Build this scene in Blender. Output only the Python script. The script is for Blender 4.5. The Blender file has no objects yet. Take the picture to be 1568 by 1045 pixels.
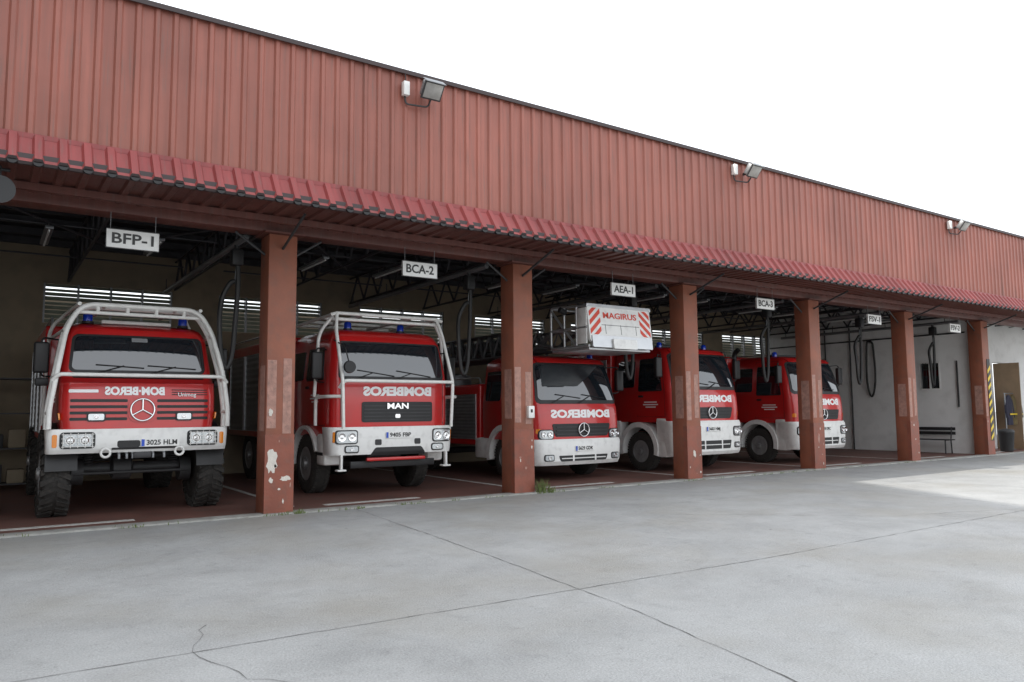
import bpy, bmesh, math, random
from mathutils import Vector, Matrix
random.seed(7)
sc=bpy.context.scene
COL=bpy.context.collection
# ------------------------------------------------------------------ materials
def nodes(name):
    m=bpy.data.materials.new(name); m.use_nodes=True
    nt=m.node_tree; return m,nt,nt.nodes["Principled BSDF"]
def N(nt,t,**k):
    n=nt.nodes.new(t)
    for a,b in k.items(): setattr(n,a,b)
    return n
def mat(name,col,rough=.5,metal=0,var=.12,scale=4,bump=0,coat=0,spec=None,dirt=0,detail=6):
    m,nt,b=nodes(name)
    tc=N(nt,'ShaderNodeTexCoord')
    nz=N(nt,'ShaderNodeTexNoise'); nz.inputs['Scale'].default_value=scale; nz.inputs['Detail'].default_value=detail
    nt.links.new(tc.outputs['Object'],nz.inputs['Vector'])
    mr=N(nt,'ShaderNodeMapRange'); mr.inputs[1].default_value=.25; mr.inputs[2].default_value=.75
    mr.inputs[3].default_value=1-var; mr.inputs[4].default_value=1+var
    nt.links.new(nz.outputs['Fac'],mr.inputs[0])
    vm=N(nt,'ShaderNodeVectorMath',operation='SCALE'); vm.inputs[0].default_value=col
    nt.links.new(mr.outputs[0],vm.inputs['Scale'])
    out=vm.outputs[0]
    if dirt>0:
        n2=N(nt,'ShaderNodeTexNoise'); n2.inputs['Scale'].default_value=scale*2.3; n2.inputs['Detail'].default_value=8
        nt.links.new(tc.outputs['Object'],n2.inputs['Vector'])
        r2=N(nt,'ShaderNodeMapRange'); r2.inputs[1].default_value=.5; r2.inputs[2].default_value=.75; r2.inputs[4].default_value=dirt
        nt.links.new(n2.outputs['Fac'],r2.inputs[0])
        mx=N(nt,'ShaderNodeMix',data_type='RGBA'); mx.inputs[7].default_value=(.10,.085,.07,1)
        nt.links.new(r2.outputs[0],mx.inputs[0]); nt.links.new(out,mx.inputs[6]); out=mx.outputs[2]
    nt.links.new(out,b.inputs['Base Color'])
    rr=N(nt,'ShaderNodeMapRange'); rr.inputs[3].default_value=max(.02,rough*.8); rr.inputs[4].default_value=min(1,rough*1.25)
    nt.links.new(nz.outputs['Fac'],rr.inputs[0]); nt.links.new(rr.outputs[0],b.inputs['Roughness'])
    b.inputs['Metallic'].default_value=metal
    if coat: b.inputs['Coat Weight'].default_value=coat; b.inputs['Coat Roughness'].default_value=.08
    if spec is not None: b.inputs['IOR'].default_value=spec
    if bump:
        bp=N(nt,'ShaderNodeBump'); bp.inputs['Strength'].default_value=bump; bp.inputs['Distance'].default_value=.02
        n3=N(nt,'ShaderNodeTexNoise'); n3.inputs['Scale'].default_value=scale*6; n3.inputs['Detail'].default_value=6
        nt.links.new(tc.outputs['Object'],n3.inputs['Vector']); nt.links.new(n3.outputs['Fac'],bp.inputs['Height'])
        nt.links.new(bp.outputs[0],b.inputs['Normal'])
    return m
RED=mat("truck_red_paint",(.52,.014,.014),.32,0,.08,1.5,coat=.6,dirt=.12)
WHITE=mat("white_paint",(.78,.78,.76),.4,0,.05,3,dirt=.22)
TUBEW=mat("white_tube_paint",(.78,.78,.75),.35,0,.05,5,dirt=.15)
BLACK=mat("black_plastic",(.015,.015,.016),.5,0,.2,8)
DGREY=mat("dark_grey_metal",(.05,.05,.052),.55,.3,.25,6)
STEEL=mat("galvanised_steel",(.26,.27,.28),.45,.7,.15,8)
LADM=mat("ladder_steel",(.14,.145,.15),.45,.6,.15,8)
ALU=mat("aluminium",(.5,.51,.52),.35,.7,.1,5)
CHROME=mat("chrome",(.75,.75,.76),.12,1,.03,5)
GLASS=mat("dark_window_glass",(.010,.015,.02),.03,0,.1,2,spec=2.1)
LENS=mat("headlight_lens",(.55,.58,.6),.12,.6,.1,20,coat=1)
ORANGE=mat("indicator_lens",(.8,.25,.02),.2,0,.05,20,coat=1)
BLUE=mat("blue_beacon_lens",(.01,.05,.5),.15,0,.1,20,coat=1)
RUBBER=mat("tyre_rubber",(.026,.024,.022),.85,0,.3,10,bump=.3,dirt=.35)
RIM=mat("wheel_rim",(.30,.30,.30),.5,.4,.2,6,dirt=.3)
PLATE=mat("plate_white",(.8,.8,.78),.4,0,.03,5)
PLBLUE=mat("plate_blue",(.02,.08,.5),.4)
TXTW=mat("letter_white",(.85,.85,.85),.4,0,.02,5)
TXTR=mat("letter_red",(.62,.05,.02),.4,0,.02,5)
TXTK=mat("letter_black",(.02,.02,.02),.4,0,.02,5)
COLM=mat("column_brown_paint",(.25,.083,.047),.55,0,.22,2.2,bump=.2,dirt=.35)
COLB=mat("column_base_paint",(.235,.07,.042),.5,0,.22,3,bump=.2,dirt=.4)
COLP=mat("column_worn_patch",(.36,.20,.16),.7,0,.3,9,bump=.2,dirt=.4)
PEEL=mat("peeled_plaster",(.62,.58,.52),.8,0,.1,12,bump=.4)
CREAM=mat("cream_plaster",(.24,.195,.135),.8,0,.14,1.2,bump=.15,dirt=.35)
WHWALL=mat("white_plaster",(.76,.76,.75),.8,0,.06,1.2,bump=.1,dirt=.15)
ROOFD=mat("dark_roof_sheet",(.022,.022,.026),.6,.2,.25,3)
TRUSS=mat("truss_steel_paint",(.045,.045,.05),.5,.3,.25,6)
FLOORM=mat("red_floor_concrete",(.15,.07,.055),.6,0,.25,1.3,bump=.15,dirt=.5)
EDGE=mat("kerb_concrete",(.31,.31,.29),.85,0,.22,3,bump=.4,dirt=.5)
LINEW=mat("floor_line_paint",(.5,.5,.47),.7,0,.2,8,dirt=.6)
CRACK=mat("crack_dark",(.13,.13,.125),.95,0,.3,15)
YEL=mat("yellow_paint",(.7,.5,.03),.5)
GRASS=mat("grass_green",(.09,.12,.03),.8,0,.4,20)
SHUT=mat("roller_shutter",(.30,.31,.32),.4,.6,.1,4,dirt=.2)
WGLOW=mat("louvre_glass",(.20,.22,.18),.3,0,.2,4)
HOSE=mat("hose_rubber",(.02,.02,.02),.5,0,.2,10)
NBM=mat("render_wall",(.42,.38,.33),.85,0,.08,.4)

def facade_mat(name,c,strip=False):
    m,nt,b=nodes(name)
    tc=N(nt,'ShaderNodeTexCoord'); sx=N(nt,'ShaderNodeSeparateXYZ'); nt.links.new(tc.outputs['Object'],sx.inputs[0])
    dv=N(nt,'ShaderNodeMath',operation='DIVIDE'); dv.inputs[1].default_value=1.0; nt.links.new(sx.outputs[0],dv.inputs[0])
    fl=N(nt,'ShaderNodeMath',operation='FLOOR'); nt.links.new(dv.outputs[0],fl.inputs[0])
    wn=N(nt,'ShaderNodeTexWhiteNoise',noise_dimensions='1D'); nt.links.new(fl.outputs[0],wn.inputs['W'])
    m1=N(nt,'ShaderNodeMapRange'); m1.inputs[3].default_value=.92; m1.inputs[4].default_value=1.06; nt.links.new(wn.outputs[0],m1.inputs[0])
    mp=N(nt,'ShaderNodeMapping'); mp.inputs['Scale'].default_value=(7,1,.35); nt.links.new(tc.outputs['Object'],mp.inputs[0])
    n1=N(nt,'ShaderNodeTexNoise'); n1.inputs['Scale'].default_value=1.6; n1.inputs['Detail'].default_value=7; nt.links.new(mp.outputs[0],n1.inputs['Vector'])
    m2=N(nt,'ShaderNodeMapRange'); m2.inputs[1].default_value=.3; m2.inputs[2].default_value=.7; m2.inputs[3].default_value=.83; m2.inputs[4].default_value=1.12; nt.links.new(n1.outputs['Fac'],m2.inputs[0])
    n2=N(nt,'ShaderNodeTexNoise'); n2.inputs['Scale'].default_value=.6; n2.inputs['Detail'].default_value=4; nt.links.new(tc.outputs['Object'],n2.inputs['Vector'])
    m3=N(nt,'ShaderNodeMapRange'); m3.inputs[1].default_value=.3; m3.inputs[2].default_value=.7; m3.inputs[3].default_value=.88; m3.inputs[4].default_value=1.12; nt.links.new(n2.outputs['Fac'],m3.inputs[0])
    a=N(nt,'ShaderNodeMath',operation='MULTIPLY'); nt.links.new(m1.outputs[0],a.inputs[0]); nt.links.new(m2.outputs[0],a.inputs[1])
    a2=N(nt,'ShaderNodeMath',operation='MULTIPLY'); nt.links.new(a.outputs[0],a2.inputs[0]); nt.links.new(m3.outputs[0],a2.inputs[1])
    v=N(nt,'ShaderNodeVectorMath',operation='SCALE'); v.inputs[0].default_value=c; nt.links.new(a2.outputs[0],v.inputs['Scale'])
    n4=N(nt,'ShaderNodeTexNoise'); n4.inputs['Scale'].default_value=5; n4.inputs['Detail'].default_value=9; nt.links.new(mp.outputs[0],n4.inputs['Vector'])
    m4=N(nt,'ShaderNodeMapRange'); m4.inputs[1].default_value=.54; m4.inputs[2].default_value=.8; m4.inputs[4].default_value=.5; nt.links.new(n4.outputs['Fac'],m4.inputs[0])
    mx=N(nt,'ShaderNodeMix',data_type='RGBA'); mx.inputs[7].default_value=(.13,.10,.085,1)
    nt.links.new(m4.outputs[0],mx.inputs[0]); nt.links.new(v.outputs[0],mx.inputs[6])
    nt.links.new(mx.outputs[2],b.inputs['Base Color'])
    n5=N(nt,'ShaderNodeTexNoise'); n5.inputs['Scale'].default_value=1.4; n5.inputs['Detail'].default_value=3; nt.links.new(tc.outputs['Object'],n5.inputs['Vector'])
    bp=N(nt,'ShaderNodeBump'); bp.inputs['Strength'].default_value=.5; bp.inputs['Distance'].default_value=.05
    nt.links.new(n5.outputs['Fac'],bp.inputs['Height']); nt.links.new(bp.outputs[0],b.inputs['Normal'])
    b.inputs['Roughness'].default_value=.5
    return m
FAC=facade_mat("facade_sheet_paint",(.295,.099,.071))
STRIP=facade_mat("eave_sheet_paint",(.27,.052,.050))
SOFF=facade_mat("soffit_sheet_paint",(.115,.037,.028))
CAP=mat("dark_coping",(.06,.045,.045),.6,.2,.2,3)

def ground_mat():
    m,nt,b=nodes("yard_concrete")
    tc=N(nt,'ShaderNodeTexCoord')
    def nz(s,d,lo,hi,a,c,rough=.55,dist=0):
        n=N(nt,'ShaderNodeTexNoise'); n.inputs['Scale'].default_value=s; n.inputs['Detail'].default_value=d; n.inputs['Roughness'].default_value=rough; n.inputs['Distortion'].default_value=dist
        nt.links.new(tc.outputs['Object'],n.inputs['Vector'])
        r=N(nt,'ShaderNodeMapRange'); r.inputs[1].default_value=lo; r.inputs[2].default_value=hi; r.inputs[3].default_value=a; r.inputs[4].default_value=c
        nt.links.new(n.outputs['Fac'],r.inputs[0]); return r.outputs[0]
    def mul(x,y):
        a=N(nt,'ShaderNodeMath',operation='MULTIPLY'); nt.links.new(x,a.inputs[0]); nt.links.new(y,a.inputs[1]); return a.outputs[0]
    f=mul(mul(nz(.28,5,.3,.7,.88,1.08),nz(1.3,9,.3,.7,.88,1.08,.72)),mul(nz(70,4,.3,.7,.82,1.16),nz(5,7,.58,.74,1,.84)))
    f=mul(f,mul(nz(.7,8,.35,.5,.9,1,.6,1.2),nz(16,6,.6,.72,1,.84)))
    # grime that builds up towards the kerb
    sx=N(nt,'ShaderNodeSeparateXYZ'); nt.links.new(tc.outputs['Object'],sx.inputs[0])
    ad=N(nt,'ShaderNodeMath',operation='ADD'); nt.links.new(sx.outputs[1],ad.inputs[0]); nt.links.new(nz(1.1,7,.2,.8,-1.6,1.6),ad.inputs[1])
    gr_=N(nt,'ShaderNodeMapRange'); gr_.inputs[1].default_value=-4.5; gr_.inputs[2].default_value=.5; gr_.inputs[3].default_value=1; gr_.inputs[4].default_value=.78; nt.links.new(ad.outputs[0],gr_.inputs[0])
    f=mul(f,gr_.outputs[0])
    v=N(nt,'ShaderNodeVectorMath',operation='SCALE'); v.inputs[0].default_value=(.385,.395,.392); nt.links.new(f,v.inputs['Scale'])
    def spots(scale,lo,hi,amt,colr,src):
        vo=N(nt,'ShaderNodeTexVoronoi'); vo.inputs['Scale'].default_value=scale; nt.links.new(tc.outputs['Object'],vo.inputs['Vector'])
        r=N(nt,'ShaderNodeMapRange'); r.inputs[1].default_value=lo; r.inputs[2].default_value=hi; r.inputs[3].default_value=amt; r.inputs[4].default_value=0; nt.links.new(vo.outputs['Distance'],r.inputs[0])
        mx=N(nt,'ShaderNodeMix',data_type='RGBA'); mx.inputs[7].default_value=colr; nt.links.new(r.outputs[0],mx.inputs[0]); nt.links.new(src,mx.inputs[6]); return mx.outputs[2]
    s=spots(1.1,.012,.03,.7,(.09,.09,.085,1),v.outputs[0]); s=spots(.45,.02,.10,.25,(.15,.14,.13,1),s)
    s=spots(2.3,.008,.014,.8,(.6,.6,.58,1),s)
    g=nz(.45,7,.48,.68,0,.5)
    mx2=N(nt,'ShaderNodeMix',data_type='RGBA'); mx2.inputs[7].default_value=(.29,.275,.235,1); nt.links.new(g,mx2.inputs[0]); nt.links.new(s,mx2.inputs[6])
    nt.links.new(mx2.outputs[2],b.inputs['Base Color'])
    nt.links.new(nz(2,5,.3,.7,.55,.8),b.inputs['Roughness'])
    bp=N(nt,'ShaderNodeBump'); bp.inputs['Strength'].default_value=.5; bp.inputs['Distance'].default_value=.012
    nt.links.new(nz(60,5,.2,.8,0,1),bp.inputs['Height']); nt.links.new(bp.outputs[0],b.inputs['Normal'])
    return m
GROUND=ground_mat()
# ------------------------------------------------------------------ geometry helpers
def link(name,me,mt,par=None,smooth=None):
    o=bpy.data.objects.new(name,me); COL.objects.link(o)
    if mt: me.materials.append(mt)
    if par: o.parent=par
    if smooth is not None:
        for p in me.polygons: p.use_smooth=True
        me.set_sharp_from_angle(angle=math.radians(smooth))
    return o
def empty(name,loc=(0,0,0),rz=0):
    o=bpy.data.objects.new(name,None); o.location=loc; o.rotation_euler=(0,0,rz); o.empty_display_size=.3; COL.objects.link(o); return o
def mesh(name,V,F,mt,par=None,smooth=None,fix=True):
    me=bpy.data.meshes.new(name); me.from_pydata([tuple(v) for v in V],[],F)
    if fix:
        bm=bmesh.new(); bm.from_mesh(me); bmesh.ops.recalc_face_normals(bm,faces=bm.faces); bm.to_mesh(me); bm.free()
    me.update(); return link(name,me,mt,par,smooth)
def box(name,par,x0,x1,y0,y1,z0,z1,mt,bev=0.0,seg=2):
    bm=bmesh.new(); bmesh.ops.create_cube(bm,size=1)
    for v in bm.verts:
        v.co=Vector(((x0+x1)/2+v.co.x*abs(x1-x0),(y0+y1)/2+v.co.y*abs(y1-y0),(z0+z1)/2+v.co.z*abs(z1-z0)))
    if bev>0: bmesh.ops.bevel(bm,geom=bm.edges[:],offset=bev,segments=seg,profile=.5,affect='EDGES')
    me=bpy.data.meshes.new(name); bm.to_mesh(me); bm.free()
    return link(name,me,mt,par,40 if bev else None)
def crom(P,k=6,closed=False):
    P=[Vector(p) for p in P]; out=[]
    n=len(P)
    for i in range(n-1):
        a=P[max(i-1,0)];b=P[i];c=P[i+1];d=P[min(i+2,n-1)]
        for j in range(k):
            t=j/k; out.append(.5*((2*b)+(c-a)*t+(2*a-5*b+4*c-d)*t*t+(3*b-a-3*c+d)*t**3))
    out.append(P[-1]); return out
def fillet(P,r=.12,k=5):
    P=[Vector(p) for p in P]; out=[P[0]]
    for i in range(1,len(P)-1):
        a,b,c=P[i-1],P[i],P[i+1]; d1=(a-b); d2=(c-b); rr=min(r,d1.length*.45,d2.length*.45)
        p=b+d1.normalized()*rr; q=b+d2.normalized()*rr
        for j in range(k+1):
            t=j/k; out.append(p*(1-t)**2+b*2*t*(1-t)+q*t*t)
    out.append(P[-1]); return out
def tubegeo(P,r,n,V,F):
    P=[Vector(p) for p in P]; base=len(V)
    T=[]
    for i in range(len(P)):
        t=(P[min(i+1,len(P)-1)]-P[max(i-1,0)])
        T.append(t.normalized() if t.length>1e-9 else Vector((0,0,1)))
    up=Vector((0,0,1)) if abs(T[0].z)<.9 else Vector((1,0,0))
    nrm=(up-T[0]*up.dot(T[0])).normalized()
    for i,p in enumerate(P):
        nrm=(nrm-T[i]*nrm.dot(T[i])).normalized(); bn=T[i].cross(nrm)
        for j in range(n):
            a=2*math.pi*j/n+math.pi/n; V.append(p+(nrm*math.cos(a)+bn*math.sin(a))*r)
    for i in range(len(P)-1):
        for j in range(n):
            F.append([base+i*n+j,base+i*n+(j+1)%n,base+(i+1)*n+(j+1)%n,base+(i+1)*n+j])
    F.append([base+j for j in range(n)][::-1]); F.append([base+(len(P)-1)*n+j for j in range(n)])
def tubes(name,par,paths,r,mt,n=10):
    V=[];F=[]
    for p in paths: tubegeo(p,r,n,V,F)
    return mesh(name,V,F,mt,par,50)
def lathe(name,par,c,prof,mt,axis='x',n=40,closed=True):
    V=[];F=[];m=len(prof)
    for i in range(n):
        a=2*math.pi*i/n; ca,sa=math.cos(a),math.sin(a)
        for (h,r) in prof:
            if axis=='x': V.append((c[0]+h,c[1]+r*ca,c[2]+r*sa))
            elif axis=='y': V.append((c[0]+r*ca,c[1]+h,c[2]+r*sa))
            else: V.append((c[0]+r*ca,c[1]+r*sa,c[2]+h))
    for i in range(n):
        for j in range(m-1):
            F.append([i*m+j,((i+1)%n)*m+j,((i+1)%n)*m+j+1,i*m+j+1])
    if closed:
        F.append([i*m for i in range(n)]); F.append([i*m+m-1 for i in range(n)][::-1])
    return mesh(name,V,F,mt,par,35)
def gpanel(name,par,mp,u0,u1,v0,v1,mt,off=.01,th=.03,r=.03,dl=0,dr=0,nx=14):
    r=min(r,(v1-v0)*.49,(u1-u0)*.49)
    rows=[]
    K=4
    if r>0:
        for k in range(K+1):
            a=math.pi/2*k/K; rows.append((v0+r-r*math.cos(a),r-r*math.sin(a)))
        for k in range(1,5): rows.append((v0+r+(v1-v0-2*r)*k/5,0))
        for k in range(K+1):
            a=math.pi/2*k/K; rows.append((v1-r+r*math.sin(a),r-r*math.cos(a)))
    else: rows=[(v0+(v1-v0)*k/4,0) for k in range(5)]
    V=[];F=[];nr=len(rows);nc=nx+1
    for o in (off,off-th):
        for (v,d) in rows:
            t=(v-v0)/(v1-v0); a=u0+dl*t+d; b=u1-dr*t-d
            for i in range(nc): V.append(mp(a+(b-a)*i/nx,v,o))
    for s in range(2):
        for j in range(nr-1):
            for i in range(nx):
                q=[s*nr*nc+j*nc+i,s*nr*nc+j*nc+i+1,s*nr*nc+(j+1)*nc+i+1,s*nr*nc+(j+1)*nc+i]
                F.append(q)
    per=[(0,i) for i in range(nc)]+[(j,nc-1) for j in range(1,nr)]+[(nr-1,i) for i in range(nc-2,-1,-1)]+[(j,0) for j in range(nr-2,0,-1)]
    idx=[j*nc+i for j,i in per]
    for k in range(len(idx)):
        a=idx[k];b=idx[(k+1)%len(idx)]; F.append([a,b,b+nr*nc,a+nr*nc])
    return mesh(name,V,F,mt,par,35)
def text(name,par,s,size,mt,loc,ext=.004,mirror=False,mp=None,off=.012,width=None,bold=.0,rotz=0,space=1.0):
    c=bpy.data.curves.new(name,'FONT'); c.body=s; c.size=size; c.extrude=ext; c.align_x='CENTER'; c.align_y='CENTER'; c.offset=bold; c.space_character=space
    c.resolution_u=3
    o=bpy.data.objects.new(name+"_tmp",c); COL.objects.link(o)
    dg=bpy.context.evaluated_depsgraph_get(); me=bpy.data.meshes.new_from_object(o.evaluated_get(dg))
    bpy.data.objects.remove(o); bpy.data.curves.remove(c)
    xs=[v.co.x for v in me.vertices]; w=max(xs)-min(xs); cx=(max(xs)+min(xs))/2; k=(width/w) if width else 1
    ca,sa=math.cos(rotz),math.sin(rotz)
    for v in me.vertices:
        x=(v.co.x-cx)*k*(-1 if mirror else 1); z=v.co.y; d=v.co.z
        if mp: v.co=Vector(mp(loc[0]+x,loc[2]+z,off+d))
        else:
            X,Y=x,-d; v.co=Vector((loc[0]+X*ca-Y*sa,loc[1]+X*sa+Y*ca,loc[2]+z))
    if mirror: me.flip_normals()
    me.materials.clear()
    return link(name,me,mt,par)
def lerp(T,z):
    if z<=T[0][0]: return T[0][1]
    for a,b in zip(T,T[1:]):
        if z<=b[0]: return a[1]+(b[1]-a[1])*(z-a[0])/(b[0]-a[0])
    return T[-1][1]
class Shape:
    def __init__(s,hw,yf,yb,bow=.05,R=.18): s.hw,s.yf,s.yb,s.bow,s.R=hw,yf,yb,bow,R
    def H(s,z): return lerp(s.hw,z)
    def fy(s,x,z):
        h=s.H(z); x=max(-h,min(h,x)); R=s.R; c=max(0,(abs(x)-(h-R))/R); c=min(c,1)
        return lerp(s.yf,z)+s.bow*(x/h)**2+R*(1-math.sqrt(max(0,1-c*c)))
    def front(s): return lambda u,v,o:(u,s.fy(u,v)-o,v)
    def side(s,sg): return lambda u,v,o:(sg*(s.H(v)+o),u,v)
    def build(s,name,par,zs,mt):
        V=[];F=[];
        us=[-1,-.995,-.98,-.955,-.92,-.88,-.8,-.6,-.3,0,.3,.6,.8,.88,.92,.955,.98,.995,1]
        for z in zs:
            h=s.H(z); yb=lerp(s.yb,z)
            ring=[(u*h,s.fy(u*h,z),z) for u in us]
            rb=.06
            ring+=[(h,yb-rb,z),(h-rb*.3,yb-rb*.3,z),(h-rb,yb,z),(-h+rb,yb,z),(-h+rb*.3,yb-rb*.3,z),(-h,yb-rb,z)]
            V+=ring; n=len(ring)
        for j in range(len(zs)-1):
            for i in range(n): F.append([j*n+i,j*n+(i+1)%n,(j+1)*n+(i+1)%n,(j+1)*n+i])
        F.append(list(range(n))[::-1]); F.append([(len(zs)-1)*n+i for i in range(n)])
        return mesh(name,V,F,mt,par,32)
def wheel(name,par,x,y,r,w,sg,lug=False):
    rr=r*.56
    p=[(-w/2+.03,rr),(-w/2,rr+.03),(-w/2-.0,r-.08),(-w/2+.03,r-.02),(-w/2+.06,r),(w/2-.06,r),(w/2-.03,r-.02),(w/2,r-.08),(w/2,rr+.03),(w/2-.03,rr)]
    lathe(name+"_tyre",par,(x,y,r),p,RUBBER,n=48)
    o=sg*w/2
    q=[(o-sg*.02,rr+.005),(o-sg*.01,rr-.02),(o-sg*.09,rr-.05),(o-sg*.10,r*.3),(o-sg*.03,r*.27),(o-sg*.02,r*.15),(o+sg*.03,r*.13),(o+sg*.04,0.01)]
    lathe(name+"_rim",par,(x,y,r),q,RIM,n=36)
    paths=[]
    for k in range(10):
        a=k*math.pi/5; cy,cz=y+math.cos(a)*r*.21,r+math.sin(a)*r*.21
        paths.append([(x+o-sg*.05,cy,cz),(x+o+sg*.0,cy,cz)])
    tubes(name+"_nuts",par,paths,.014,STEEL,6)
    V=[];F=[]
    nl=26 if lug else 44
    for k in range(nl):
        a0=2*math.pi*k/nl
        for s in (-1,1):
            da=2*math.pi/nl*(.5 if lug else .62); sh=(math.pi/nl if s>0 else 0)
            xs=[s*.02,s*(w/2+.005)] if lug else [s*.05,s*(w/2-.03)]
            h=.035 if lug else .012
            b=len(V)
            for (xx,skew) in ((xs[0],0.),(xs[1],.12 if lug else .0)):
                for rad in (r-.03,r+h*.6):
                    for da_ in (0,da):
                        a=a0+sh+da_+skew; V.append((x+xx,y+rad*math.cos(a),r+rad*math.sin(a)))
            F+=[[b,b+1,b+3,b+2],[b+4,b+6,b+7,b+5],[b,b+4,b+5,b+1],[b+2,b+3,b+7,b+6],[b,b+2,b+6,b+4],[b+1,b+5,b+7,b+3]]
            if lug:
                b=len(V)
                for xx,rad in ((s*(w/2-.01),r+.01),(s*(w/2+.018),r-.03),(s*(w/2+.012),r-.13),(s*(w/2-.01),r-.13)):
                    for da_ in (0,da): 
                        a=a0+sh+.12+da_; V.append((x+xx,y+rad*math.cos(a),r+rad*math.sin(a)))
                F+=[[b,b+1,b+3,b+2],[b+2,b+3,b+5,b+4],[b+4,b+5,b+7,b+6],[b,b+2,b+4,b+6],[b+1,b+7,b+5,b+3]]
    mesh(name+"_tread",V,F,RUBBER,par)
def arch(name,par,x0,x1,cy,cz,ri,ro,mt,a0=0,a1=180,n=18,mtb=None):
    V=[];F=[]
    for i in range(n+1):
        a=math.radians(a0+(a1-a0)*i/n)
        for x in (x0,x1):
            for r in (ri,ro): V.append((x,cy+math.cos(a)*r,cz+math.sin(a)*r))
    for i in range(n):
        b=i*4;c=b+4
        F+=[[b,b+1,c+1,c],[b+2,c+2,c+3,b+3],[b+1,b+3,c+3,c+1],[b,c,c+2,b+2]]
    F+=[[0,2,3,1],[n*4,n*4+1,n*4+3,n*4+2]]
    return mesh(name,V,F,mt,par,40)
def star(name,par,c,r,mp,off=.02):
    ring=[]
    for k in range(33):
        a=2*math.pi*k/32; ring.append(Vector(mp(c[0]+r*math.sin(a),c[2]+r*math.cos(a),off)))
    P=[ring]
    for k in range(3):
        a=2*math.pi*k/3; P.append([Vector(mp(c[0],c[2],off)),Vector(mp(c[0]+r*.95*math.sin(a),c[2]+r*.95*math.cos(a),off))])
    tubes(name,par,P,r*.09,CHROME,8)
def plate(par,x,z,mp,s,off=.02,w=.5):
    gpanel("licence_plate",par,mp,x-w/2,x+w/2,z-.055,z+.055,PLATE,off,.012,.01,nx=6)
    gpanel("plate_band",par,mp,x-w/2+.004,x-w/2+.045,z-.05,z+.05,PLBLUE,off+.004,.006,.005,nx=2)
    text("plate_letters",par,s,.1,TXTK,(x+.02,0,z),.001,mp=mp,off=off+.006,width=w*.8,bold=.002)
def lamp(par,x,z,mp,w=.34,h=.19,off=.012,r=.05,guard=False,n=2,name="headlight"):
    gpanel(name+"_housing",par,mp,x-w/2-.02,x+w/2+.02,z-h/2-.02,z+h/2+.02,BLACK,off,.04,r+.01)
    gpanel(name+"_lens",par,mp,x-w/2,x+w/2,z-h/2,z+h/2,LENS,off+.008,.02,r)
    for k in range(n):
        cx=x+(k-(n-1)/2)*w/n; rr=min(h*.38,w/n*.42)
        P=mp(cx,z,off+.012)
        lathe(name+"_reflector",par,P,[(0,rr),(-.012,rr*.98),(-.012,rr*.82),(0.004,rr*.5),(-.006,.01)],CHROME,'y',20)
    if guard:
        P=[]
        for k in range(5): 
            xx=x-w/2+w*k/4; P.append([mp(xx,z-h/2-.02,off+.05),mp(xx,z+h/2+.02,off+.05)])
        for k in range(4):
            zz=z-h/2+h*k/3; P.append([mp(x-w/2-.02,zz,off+.05),mp(x+w/2+.02,zz,off+.05)])
        tubes(name+"_guard",par,P,.005,TUBEW,6)
def beacon(par,x,y,z,name="beacon"):
    lathe(name+"_base",par,(x,y,z),[(0,.085),(.04,.08),(.04,.0)],BLACK,'z',20)
    lathe(name+"_dome",par,(x,y,z+.04),[(0,.07),(.09,.068),(.12,.05),(.132,.01)],BLUE,'z',20)
def mirror(par,x,y,z,sg,h=.42,w=.2):
    box("mirror_head",par,x-w/2,x+w/2,y-.05,y+.07,z-h/2,z+h/2,BLACK,.035,3)
    tubes("mirror_arm",par,[fillet([(x-sg*.28,y+.2,z+h*.6),(x,y+.02,z+h*.65),(x,y+.02,z-h*.6),(x-sg*.28,y+.2,z-h*.6)],.08)],.014,BLACK,8)
def rearbody(par,y0,y1,z0,z1,hw,shz0=None):
    box("body_box",par,-hw,hw,y0,y1,z0,z1,RED,.05,3)
    n=3; L=(y1-y0-.3)/n
    for sg in (-1,1):
        for k in range(n):
            a=y0+.15+L*k; b=a+L-.12
            V=[];F=[]
            m=26
            for j in range(m+1):
                z=z0+.15+(z1-z0-.4)*j/m; o=.012 if j%2 else .002
                V+=[(sg*(hw+o),a,z),(sg*(hw+o),b,z)]
            for j in range(m): F.append([2*j,2*j+1,2*j+3,2*j+2])
            mesh("roller_shutter",V,F,SHUT,par)
            tubes("shutter_frame",par,[[(sg*(hw+.012),a,z0+.14),(sg*(hw+.012),a,z1-.24),(sg*(hw+.012),b,z1-.24),(sg*(hw+.012),b,z0+.14),(sg*(hw+.012),a,z0+.14)]],.018,ALU,4)
    tubes("roof_rail",par,[fillet([(s*(hw-.1),y0+.1,z1),(s*(hw-.1),y0+.15,z1+.15),(s*(hw-.1),y1-.15,z1+.15),(s*(hw-.1),y1-.1,z1)],.08) for s in (-1,1)],.02,ALU,8)
def chassis(par,y0,y1,z,r):
    box("chassis_rail_left",par,-.42,-.34,y0,y1,z-.12,z+.12,DGREY,.01)
    box("chassis_rail_right",par,.34,.42,y0,y1,z-.12,z+.12,DGREY,.01)
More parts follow.
